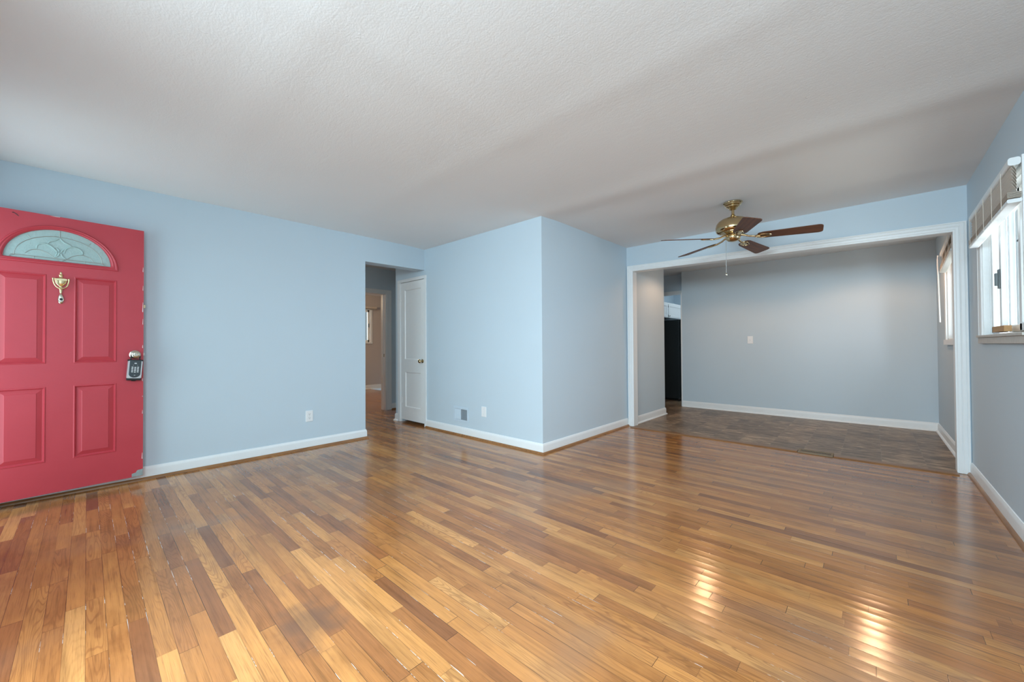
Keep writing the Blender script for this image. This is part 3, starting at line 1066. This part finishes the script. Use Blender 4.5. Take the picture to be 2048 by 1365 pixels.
# ------------------------------------------------------------------ hall end doorway casing
t5 = struct(empty('trim_5', (3.494, YE, 0)), 'white casing of the bedroom doorway at the hall end', 'trim')
m = MB()
m.box(0.014, 0.115, -0.016, 0.0, 0, 2.017)
m.box(0.014, 0.045, -0.022, -0.015, 0, 2.0165)
m.build('casing_leg', M['trim'], t5, bevel=0.003)
m = MB()
m.box(-0.90, 0.115, -0.016, 0.0, 2.0172, 2.082)
m.build('casing_head', M['trim'], t5, bevel=0.003)
m = MB()
m.box(-0.004, 0.0138, -0.018, 0.13, 0, 2.0048)
m.box(-0.012, -0.0042, 0.045, 0.07, 0, 2.0045)
m.box(-0.814, 0.0138, -0.018, 0.13, 2.005, 2.017)
m.build('jamb', M['trim'], t5)
m = MB()
m.box(-0.0065, -0.004, 0.02, 0.042, 0.92, 0.975)
m.build('strike_plate', M['antique_brass'], t5)

# ------------------------------------------------------------------ bedroom window
w3 = struct(empty('window_3', (4.50, YBED, 0)), 'small bedroom window seen through the hall doorway', 'window')
m = MB()
X0, X1, Z0, Z1 = W3[0] - 4.5, W3[1] - 4.5, W3[2], W3[3]
m.box(X1, X1 + 0.065, -0.018, 0, Z0 - 0.045, Z1 + 0.06)
m.box(X0 - 0.065, X0, -0.018, 0, Z0 - 0.045, Z1 + 0.06)
m.box(X0, X1, -0.018, 0, Z1, Z1 + 0.06)
m.box(X0 - 0.08, X1 + 0.065, -0.03, 0.0, Z0 - 0.045, Z0)
m.build('window_frame', M['trim'], w3, bevel=0.003)
m = MB()
m.box(X0, X1, 0.04, 0.09, Z0, Z0 + 0.05)
m.box(X0, X1, 0.04, 0.09, Z1 - 0.05, Z1)
m.box(X0, X0 + 0.035, 0.04, 0.09, Z0, Z1)
m.box(X1 - 0.035, X1, 0.04, 0.09, Z0, Z1)
m.box(-0.03, 0.03, 0.04, 0.09, Z0, Z1)
m.build('sash', M['vinyl_frame'], w3)
bx(X0, X1, 0.064, 0.068, Z0 + 0.04, Z1 - 0.04).build('pane', M['glass'], w3)
m = MB()
m.box(X1 - 0.028, X1 - 0.008, 0.012, 0.04, 1.60, 1.70)
m.build('latch', M['latch_grey'], w3, bevel=0.003)
vb = tag(empty('window_blind', (4.5, YBED - 0.02, 0)), 'raised blind bunched above the bedroom window', 'blind')
m = MB()
m.box(-0.48, 0.632, -0.075, -0.005, 2.085, 2.135)
m.build('valance', M['blind'], vb, bevel=0.004)
for i in range(4):
    bx(-0.48, 0.625, -0.068, -0.008, 2.055 + i * 0.0075, 2.059 + i * 0.0075).build('slat', M['blind'], vb)

# ------------------------------------------------------------------ right window with slider and blind
w1 = struct(empty('window_1', (3.91, YR, 0)), 'white slider window in the right wall', 'window')
X0, X1, Z0, Z1 = W1[0] - 3.91, W1[1] - 3.91, W1[2], W1[3]
m = MB()
cs = [(0.0, 0.0), (0.0, 0.018), (0.010, 0.019), (0.016, 0.015), (0.046, 0.012), (0.056, 0.009), (0.060, 0.0)]   # offset from outer edge, proud
m.loops([[Vector((X1 + 0.06 - u, d, z)) for u, d in cs] for z in (Z0 - 0.05, Z1 + 0.06)], True, True)
m.loops([[Vector((X0 - 0.06 + u, d, z)) for u, d in cs] for z in (Z0 - 0.05, Z1 + 0.06)], True, True)
m.loops([[Vector((x, d, Z1 + 0.06 - u)) for u, d in cs] for x in (X0, X1)], True, True)
m.build('window_frame', M['trim'], w1)
m = MB()
m.box(X0 - 0.06, X1 + 0.06, 0.0, 0.020, Z0 - 0.055, Z0 - 0.012)
m.box(X0 - 0.06, X1 + 0.06, 0.0, 0.030, Z0 - 0.012, Z0 + 0.004)
m.hexa([(X0, -0.105, Z0), (X1, -0.105, Z0), (X0, 0.0, Z0), (X1, 0.0, Z0), (X0, -0.105, Z0 + 0.022), (X1, -0.105, Z0 + 0.022), (X0, 0.0, Z0 + 0.006), (X1, 0.0, Z0 + 0.006)])
m.build('window_sill', M['sill_wood'], w1, bevel=0.002)
m = MB()
m.box(X0, X0 + 0.012, -0.14, 0, Z0, Z1)
m.box(X1 - 0.012, X1, -0.14, 0, Z0, Z1)
m.box(X0, X1, -0.14, 0, Z1 - 0.012, Z1)
m.box(X1 - 0.022, X1 - 0.012, -0.05, -0.030, Z0, Z1)
m.box(X1 - 0.022, X1 - 0.012, -0.085, -0.070, Z0, Z1)
m.build('jamb', M['vinyl_frame'], w1)


def sash(x0, x1, y, st=0.045):
    m = MB()
    m.box(x0, x0 + st, y - 0.028, y, Z0 + 0.02, Z1 - 0.014)
    m.box(x1 - st, x1, y - 0.028, y, Z0 + 0.02, Z1 - 0.014)
    m.box(x0, x1, y - 0.028, y, Z0 + 0.02, Z0 + 0.065)
    m.box(x0, x1, y - 0.028, y, Z1 - 0.055, Z1 - 0.014)
    s = m.build('sash', M['vinyl_frame'], w1, bevel=0.003)
    bx(x0 + st * .7, x1 - st * .7, y - 0.016, y - 0.012, Z0 + 0.055, Z1 - 0.045).build('pane', M['glass'], s)
    return s


s1 = sash(0.235, X1 - 0.022, -0.036)
s2 = sash(-0.235, 0.275, -0.072)
s3 = sash(X0 + 0.012, -0.195, -0.036)
m = MB()
m.box(0.243, 0.272, -0.036, -0.026, 1.47, 1.60)
m.box(0.247, 0.268, -0.028, -0.012, 1.49, 1.575)
m.build('latch', M['latch_grey'], s1, bevel=0.003)
m = MB()
m.box(-0.02, 0.02, -0.072, -0.068, 1.735, 1.745)
m.build('sash_stop', M['slot'], s2)
wb = tag(bx(-0.16, 0.16, -0.016, 0.016, 0, 0.038).build('wood_block', M['pine'], bevel=0.002), 'small brown wooden block wedged on the window sill', 'wood block')
wb.location = (4.06, YR - 0.022, Z0 + 0.021)

b1 = tag(empty('window_blind', (3.86, YR + 0.019, 2.042)), 'half-raised cream slat blind on the right-hand window', 'blind')
b1.rotation_euler = (0, math.radians(2.0), 0)


def rrx(w, h, r, cy, cz):
    return [(cy + a, cz + b) for a, b in rrect(w, h, r, 5)]


def blind(b, x0, x1, ns, pitch, drop, ncord, mat, tiltdeg, stackn):
    m = MB()
    prof = rrx(0.044, 0.042, 0.012, 0.024, 0.0)
    m.loops([[Vector((x, u, v)) for u, v in prof] for x in (x0, x1)], True, True)
    m.build('headrail', M['vinyl_frame'], b, smooth=False)
    z = -0.030
    c, s = math.cos(math.radians(tiltdeg)), math.sin(math.radians(tiltdeg))
    for i in range(ns):
        m = MB()
        pr = []
        for k in range(7):
            q = (k / 6 - 0.5) * 0.048
            bow = 0.0028 * (1 - (q / 0.024) ** 2)
            pr.append((0.026 + q * c - bow * s, z + q * s + bow * c))
        low = [(u, v - 0.0022) for u, v in pr[::-1]]
        m.loops([[Vector((x, u, v)) for u, v in pr + low] for x in (x0 + 0.004, x1 - 0.004)], True, True)
        m.build('slat', mat, b, smooth=True)
        z -= pitch
    zs = z
    z = zs - 0.004
    for i in range(stackn):
        bx(x0 + 0.004, x1 - 0.004, 0.002, 0.050, z - 0.0022, z).build('slat', mat, b)
        z -= 0.0052
    zr = z - 0.004
    m = MB()
    m.loops([[Vector((x, u, v)) for u, v in rrx(0.050, 0.020, 0.006, 0.026, zr - 0.010)] for x in (x0 + 0.004, x1 - 0.004)], True, True)
    m.build('bottom_rail', M['vinyl_frame'], b)
    for i in range(ncord):
        x = x0 + 0.12 + (x1 - x0 - 0.2) * i / (ncord - 1)
        m = MB()
        m.box(x - 0.0022, x + 0.0022, 0.0515, 0.0535, zr - 0.022, -0.018)
        m.build('ladder_cord', M['cord'], b)
    return zr


blind(b1, -0.56, 0.57, 7, 0.0185, 0.2, 5, M['blind'], 68, 6)

# ------------------------------------------------------------------ dining window and its blind
w2 = struct(empty('window_2', (5.81, YR, 0)), 'dining room window beyond the wide opening', 'window')
X0, X1, Z0, Z1 = W2[0] - 5.81, W2[1] - 5.81, W2[2], W2[3]
m = MB()
for a, b in ((X1, X1 + 0.06), (X0 - 0.06, X0)):
    m.box(a, b, 0, 0.018, Z0 - 0.055, Z1 + 0.06)
m.box(X0, X1, 0, 0.018, Z1, Z1 + 0.06)
m.box(X0 - 0.06, X1 + 0.06, 0.0, 0.03, Z0 - 0.055, Z0)
m.build('window_frame', M['trim'], w2, bevel=0.003)
m = MB()
m.box(X0, X0 + 0.012, -0.14, 0, Z0, Z1)
m.box(X1 - 0.012, X1, -0.14, 0, Z0, Z1)
m.box(X0, X1, -0.14, 0, Z1 - 0.012, Z1)
m.box(X0, X1, -0.14, 0, Z0, Z0 + 0.012)
m.build('jamb', M['trim'], w2)
m = MB()
for a, b in ((X0 + 0.012, X0 + 0.06), (X1 - 0.06, X1 - 0.012), (-0.025, 0.025)):
    m.box(a, b, -0.085, -0.05, Z0 + 0.012, Z1 - 0.012)
m.box(X0 + .012, X1 - .012, -0.085, -0.05, Z0 + 0.012, Z0 + 0.06)
m.box(X0 + .012, X1 - .012, -0.085, -0.05, Z1 - 0.06, Z1 - 0.012)
m.build('sash', M['vinyl_frame'], w2)
bx(X0 + .04, X1 - .04, -0.07, -0.066, Z0 + 0.04, Z1 - 0.04).build('pane', M['glass'], w2)
b2 = tag(empty('window_blind', (5.78, YR + 0.019, 2.085)), 'crooked raised blind on the dining room window', 'blind')
b2.rotation_euler = (0, math.radians(7.5), 0)
blind(b2, -0.46, 0.34, 5, 0.020, 0.2, 4, M['blind'], -55, 8)
m = MB()
m.tube([(0.325, 0.060, -0.01), (0.326, 0.064, -0.05), (0.262, 0.066, -0.74)], 0.006, 8)
m.build('tilt_wand', M['plate'], b2, smooth=True)['label'] = 'long white tilt wand'

# ------------------------------------------------------------------ ceiling fan
fan = tag(empty('ceiling_fan', (4.11, 0.945, H)), 'brass ceiling fan with five dark walnut blades', 'ceiling fan')
m = MB()
m.lathe([(0.0005, -0.001), (0.080, -0.001), (0.082, -0.006), (0.080, -0.012), (0.072, -0.015), (0.071, -0.026), (0.066, -0.030), (0.056, -0.034), (0.055, -0.044), (0.048, -0.050), (0.036, -0.056), (0.030, -0.068), (0.018, -0.074), (0.0005, -0.075)], n=48)
m.build('canopy', M['antique_brass'], fan, smooth=True)
m = MB()
m.lathe([(0.0005, -0.07), (0.0125, -0.07), (0.0125, -0.112), (0.017, -0.116), (0.020, -0.122), (0.038, -0.150), (0.040, -0.156), (0.0005, -0.156)], n=32)
m.build('downrod', M['antique_brass'], fan, smooth=True)
m = MB()
m.lathe([(0.0005, -0.143), (0.040, -0.144), (0.070, -0.149), (0.100, -0.160), (0.124, -0.177), (0.140, -0.200), (0.147, -0.230), (0.147, -0.256), (0.140, -0.274), (0.124, -0.284), (0.0005, -0.286)], n=56)
mh = m.build('motor_housing', M['antique_brass'], fan, smooth=True)
m = MB()
m.lathe([(0.0005, -0.282), (0.112, -0.282), (0.112, -0.289), (0.080, -0.296), (0.050, -0.302), (0.050, -0.318), (0.0005, -0.319)], n=48)
m.build('flywheel', M['antique_brass'], mh, smooth=True)
m = MB()
m.lathe([(0.0005, -0.306), (0.056, -0.306), (0.060, -0.310), (0.062, -0.318), (0.064, -0.330), (0.058, -0.346), (0.046, -0.360), (0.022, -0.368), (0.0005, -0.370)], n=40)
sw = m.build('switch_housing', M['antique_brass'], fan, smooth=True)
for k in range(5):
    a = math.radians(133 - 72 * k)
    # blade in local frame: u along, q across (left of travel), pitched
    bl = MB()
    outl = []
    r0, r1, hw0, hw1 = 0.195, 0.665, 0.056, 0.070
    nseg = 10
    outl += [(r0 + 0.012, -hw0 * 0.80), (r0 + 0.05, -hw0)]
    rt = r1 - 0.035
    outl += [(rt, -hw1)]
    outl += [(rt + 0.035 * math.sin(math.pi / 2 * i / 6), -hw1 + 0.030 * (1 - math.cos(math.pi / 2 * i / 6))) for i in range(1, 7)]
    outl += [(rt + 0.035 * math.cos(math.pi / 2 * i / 6), hw1 - 0.030 + 0.030 * math.sin(math.pi / 2 * i / 6)) for i in range(0, 7)]
    outl += [(r0 + 0.05, hw0), (r0 + 0.012, hw0 * 0.80), (r0, hw0 * 0.45), (r0, -hw0 * 0.45)]
    tl = math.radians(13)
    sl = 0.034 + 0.010 * math.cos(a - math.radians(13))      # the blades have sagged unevenly

    def bp(u, q, d):
        return Vector((u, q * math.cos(tl) + d * math.sin(tl), -0.336 - q * math.sin(tl) - u * sl + d * math.cos(tl)))
    bl.prism(outl, bp, -0.003, 0.003)
    bo = bl.build('blade', M['blade'], fan)
    bo.rotation_euler = (0, 0, a)
    ir = MB()
    ir.tube([(0.055, 0, -0.312), (0.095, 0, -0.322), (0.130, 0.0, -0.333 - 0.13 * sl), (0.175, 0, -0.340 - 0.175 * sl), (0.215, 0, -0.346 - 0.215 * sl)], [0.010, 0.009, 0.008, 0.008, 0.006], 10)
    leaf = [(0.170 + 0.062 * (1 - math.cos(t)), 0.024 * math.sin(t) * (0.7 + 0.3 * math.cos(t * 0.5))) for t in [2 * math.pi * i / 24 for i in range(24)]]
    ir.prism(leaf, lambda u, q, d: bp(u, q, d), -0.0085, -0.0032)
    loop = [bp(0.172 + 0.064 * (1 - math.cos(t)), 0.029 * math.sin(t), -0.007) for t in [2 * math.pi * i / 28 for i in range(29)]]
    ir.tube(loop, 0.0045, 8)
    ir.build('blade_iron', M['antique_brass'], bo, smooth=True)['label'] = 'brass leaf-shaped blade bracket'
m = MB()
cx, cy = -0.014, 0.058
m.tube([(cx, cy, -0.345), (cx, cy, -0.66)], 0.0024, 6)
pc = m.build('pull_chain', M['chain'], fan)
m = MB()
m.lathe([(0.0005, -0.657), (0.004, -0.660), (0.0085, -0.668), (0.0095, -0.675), (0.0075, -0.682), (0.0005, -0.684)], (cx, cy, 0), n=18)
m.build('chain_ball', M['nickel'], pc, smooth=True)

# ------------------------------------------------------------------ plates and registers
o1 = tag(empty('wall_outlet', (1.6385, YA, 0.352)), 'white duplex outlet low on the left wall', 'outlet')
m = MB()
rings = [[Vector((u, -d, v)) for u, v in rrect(w_, h_, 0.004, 4)] for w_, h_, d in ((0.074, 0.118, 0.0), (0.074, 0.118, 0.003), (0.068, 0.112, 0.006))]
m.loops(rings, True, True)
m.build('cover_plate', M['plate'], o1)
for z in (0.0205, -0.0205):
    m = MB()
    m.loops([[Vector((0.0165 * math.cos(t), -d, z + max(-0.0125, min(0.0125, 0.0165 * math.sin(t))))) for t in [2 * math.pi * i / 32 for i in range(32)]] for d in (0.005, 0.0078)], True, True)
    rc = m.build('receptacle', M['plate'], o1)
    m = MB()
    m.box(-0.0078, -0.0052, -0.0083, -0.0076, z - 0.001, z + 0.0075)
    m.box(0.0052, 0.0078, -0.0083, -0.0076, z - 0.001, z + 0.0065)
    m.lathe([(0.0028, -0.0083), (0.0028, -0.0076)], (0, 0, z - 0.007), 'y', 12)
    m.build('slot', M['slot'], rc)
m = MB()
m.lathe([(0.003, -0.0075), (0.003, -0.0058)], (0, 0, 0), 'y', 12)
m.build('screw', M['silver'], o1)

o2 = tag(empty('blank_plate', (XB, 3.333, 0.335)), 'white blank wall plate right of the wall vent', 'wall plate')
m = MB()
rings = [[Vector((-d, u, v)) for u, v in rrect(w_, h_, 0.004, 4)] for w_, h_, d in ((0.078, 0.118, 0.0), (0.078, 0.118, 0.003), (0.072, 0.112, 0.006))]
m.loops(rings, True, True)
m.build('cover_plate', M['plate'], o2)
for z in (0.03, -0.03):
    m = MB()
    m.lathe([(0.003, -0.0072), (0.003, -0.0055)], (0, 0, z), 'x', 12)
    m.build('screw', M['silver'], o2)

o3 = tag(empty('light_switch', (XK, 1.43, 1.172)), 'white light switch plate on the dining room wall', 'light switch')
m = MB()
rings = [[Vector((-d, u, v)) for u, v in rrect(w_, h_, 0.004, 4)] for w_, h_, d in ((0.078, 0.120, 0.0), (0.078, 0.120, 0.003), (0.072, 0.114, 0.006))]
m.loops(rings, True, True)
m.build('cover_plate', M['plate'], o3)
m = MB()
m.hexa([(-0.0055, -0.005, -0.012), (-0.009, -0.005, -0.012), (-0.0055, 0.005, -0.012), (-0.009, 0.005, -0.012),
        (-0.0055, -0.005, 0.012), (-0.017, -0.005, 0.010), (-0.0055, 0.005, 0.012), (-0.017, 0.005, 0.010)])
m.build('toggle', M['plate'], o3)

# wall register: two banks of vertical louvers
vr = tag(empty('wall_vent', (XB, 3.745, 0.258)), 'painted wall vent with vertical louvers above the baseboard', 'vent')
m = MB()
hw, hh = 0.139, 0.090
for a, b, c, d in ((-hw, -hw + 0.022, -hh, hh), (hw - 0.022, hw, -hh, hh), (-hw + 0.022, hw - 0.022, hh - 0.026, hh), (-hw + 0.022, hw - 0.022, -hh, -hh + 0.026), (0.0, 0.010, -hh + 0.026, hh - 0.026)):
    m.box(-0.007, 0.0, a, b, c, d)
m.build('frame', M['vent_painted'], vr, bevel=0.002)
bx(-0.0012, 0.0, -hw + 0.022, hw - 0.022, -hh + 0.026, hh - 0.026).build('duct_shade', M['duct_shade'], vr)  # flat panel; its grey stands for the shaded depth between the louvers
for bank, (a, b, ang) in enumerate(((-hw + 0.024, -0.001, 38), (0.012, hw - 0.024, -40))):
    nl = 8
    for i in range(nl):
        y = a + (b - a) * (i + 0.5) / nl
        s = math.sin(math.radians(ang)) * 0.0075
        m = MB()
        m.hexa([(-0.0075, y - s - 0.0021, -0.062), (-0.0016, y + s - 0.0021, -0.062), (-0.0075, y - s + 0.0021, -0.062), (-0.0016, y + s + 0.0021, -0.062),
                (-0.0075, y - s - 0.0021, 0.062), (-0.0016, y + s - 0.0021, 0.062), (-0.0075, y - s + 0.0021, 0.062), (-0.0016, y + s + 0.0021, 0.062)])
        m.build('louver', M['vent_painted'], vr)

# ------------------------------------------------------------------ kitchen seen through its doorway
t6 = struct(empty('trim_6', (XK, 2.49, 0)), 'white frame of the kitchen doorway behind the dining room', 'trim')
m = MB()
m.box(-0.002, 0.122, 0.0, 0.018, 0, 2.03)
m.box(0.030, 0.122, 0.018, 0.030, 0, 2.03)
m.build('jamb', M['trim'], t6)
m = MB()
m.box(0.205, 0.30, 0.0, 0.86, 2.035, 2.10)
m.build('casing_head', M['trim'], t6)

fg = tag(empty('refrigerator', (7.79, 2.70, 0)), 'tall black refrigerator in the kitchen doorway', 'refrigerator')
m = bx(0, 0.70, 0.05, 0.64, 0.045, 1.592)
m.build('body', M['fridge'], fg, bevel=0.006)
bx(0.002, 0.698, 0.0, 0.045, 0.06, 1.08).build('door', M['fridge'], fg, bevel=0.008)
bx(0.002, 0.698, 0.0, 0.045, 1.09, 1.59).build('freezer_door', M['fridge'], fg, bevel=0.008)
for z0, z1 in ((0.6, 1.05), (1.12, 1.4)):
    m = MB()
    m.tube([(0.06, 0.0, z0), (0.06, -0.035, z0 + 0.02), (0.06, -0.035, z1 - 0.02), (0.06, 0.0, z1)], 0.009, 8)
    m.build('handle', M['black'], fg, smooth=True)
for x in (0.04, 0.66):
    for y in (0.08, 0.60):
        m = MB()
        m.lathe([(0.0005, 0.0), (0.018, 0.0), (0.018, 0.045), (0.0005, 0.045)], (x, y, 0.002), n=14)
        m.build('foot', M['black'], fg)


def cabinet(x0, x1, label):
    c = tag(empty('upper_cabinet', (x0, 3.02, 1.64)), label, 'cabinet', 'white kitchen upper cupboards')
    w_ = x1 - x0
    bx(0, w_, 0.0, 0.338, 0.0, 0.315).build('body', M['door_white'], c, bevel=0.002)
    m = MB()
    o_ = (0.012, w_ - 0.012, 0.012, 0.285)
    rr = [rect(o_, i) for i in (0, 0, 0.045, 0.055)]
    m.loops([[Vector((u, -d, v)) for u, v in r] for r, d in zip(rr, (0.0, 0.018, 0.018, 0.010))], True, True)
    d_ = m.build('door', M['door_white'], c)
    m = MB()
    m.lathe([(0.0005, -0.040), (0.012, -0.036), (0.012, -0.030), (0.005, -0.026), (0.005, -0.018), (0.0005, -0.018)], (0.04, 0, 0.045), 'y', 14)
    m.build('knob', M['nickel'], d_, smooth=True)
    for z in (0.05, 0.235):
        m = MB()
        m.box(-0.004, 0.008, -0.020, 0.0, z - 0.02, z + 0.02)
        m.build('hinge', M['latch_grey'], d_)
    return c


cabinet(7.925, 8.70, 'white kitchen cupboard over the black refrigerator')
cabinet(7.36, 7.918, 'white kitchen cupboard left of the one over the refrigerator')
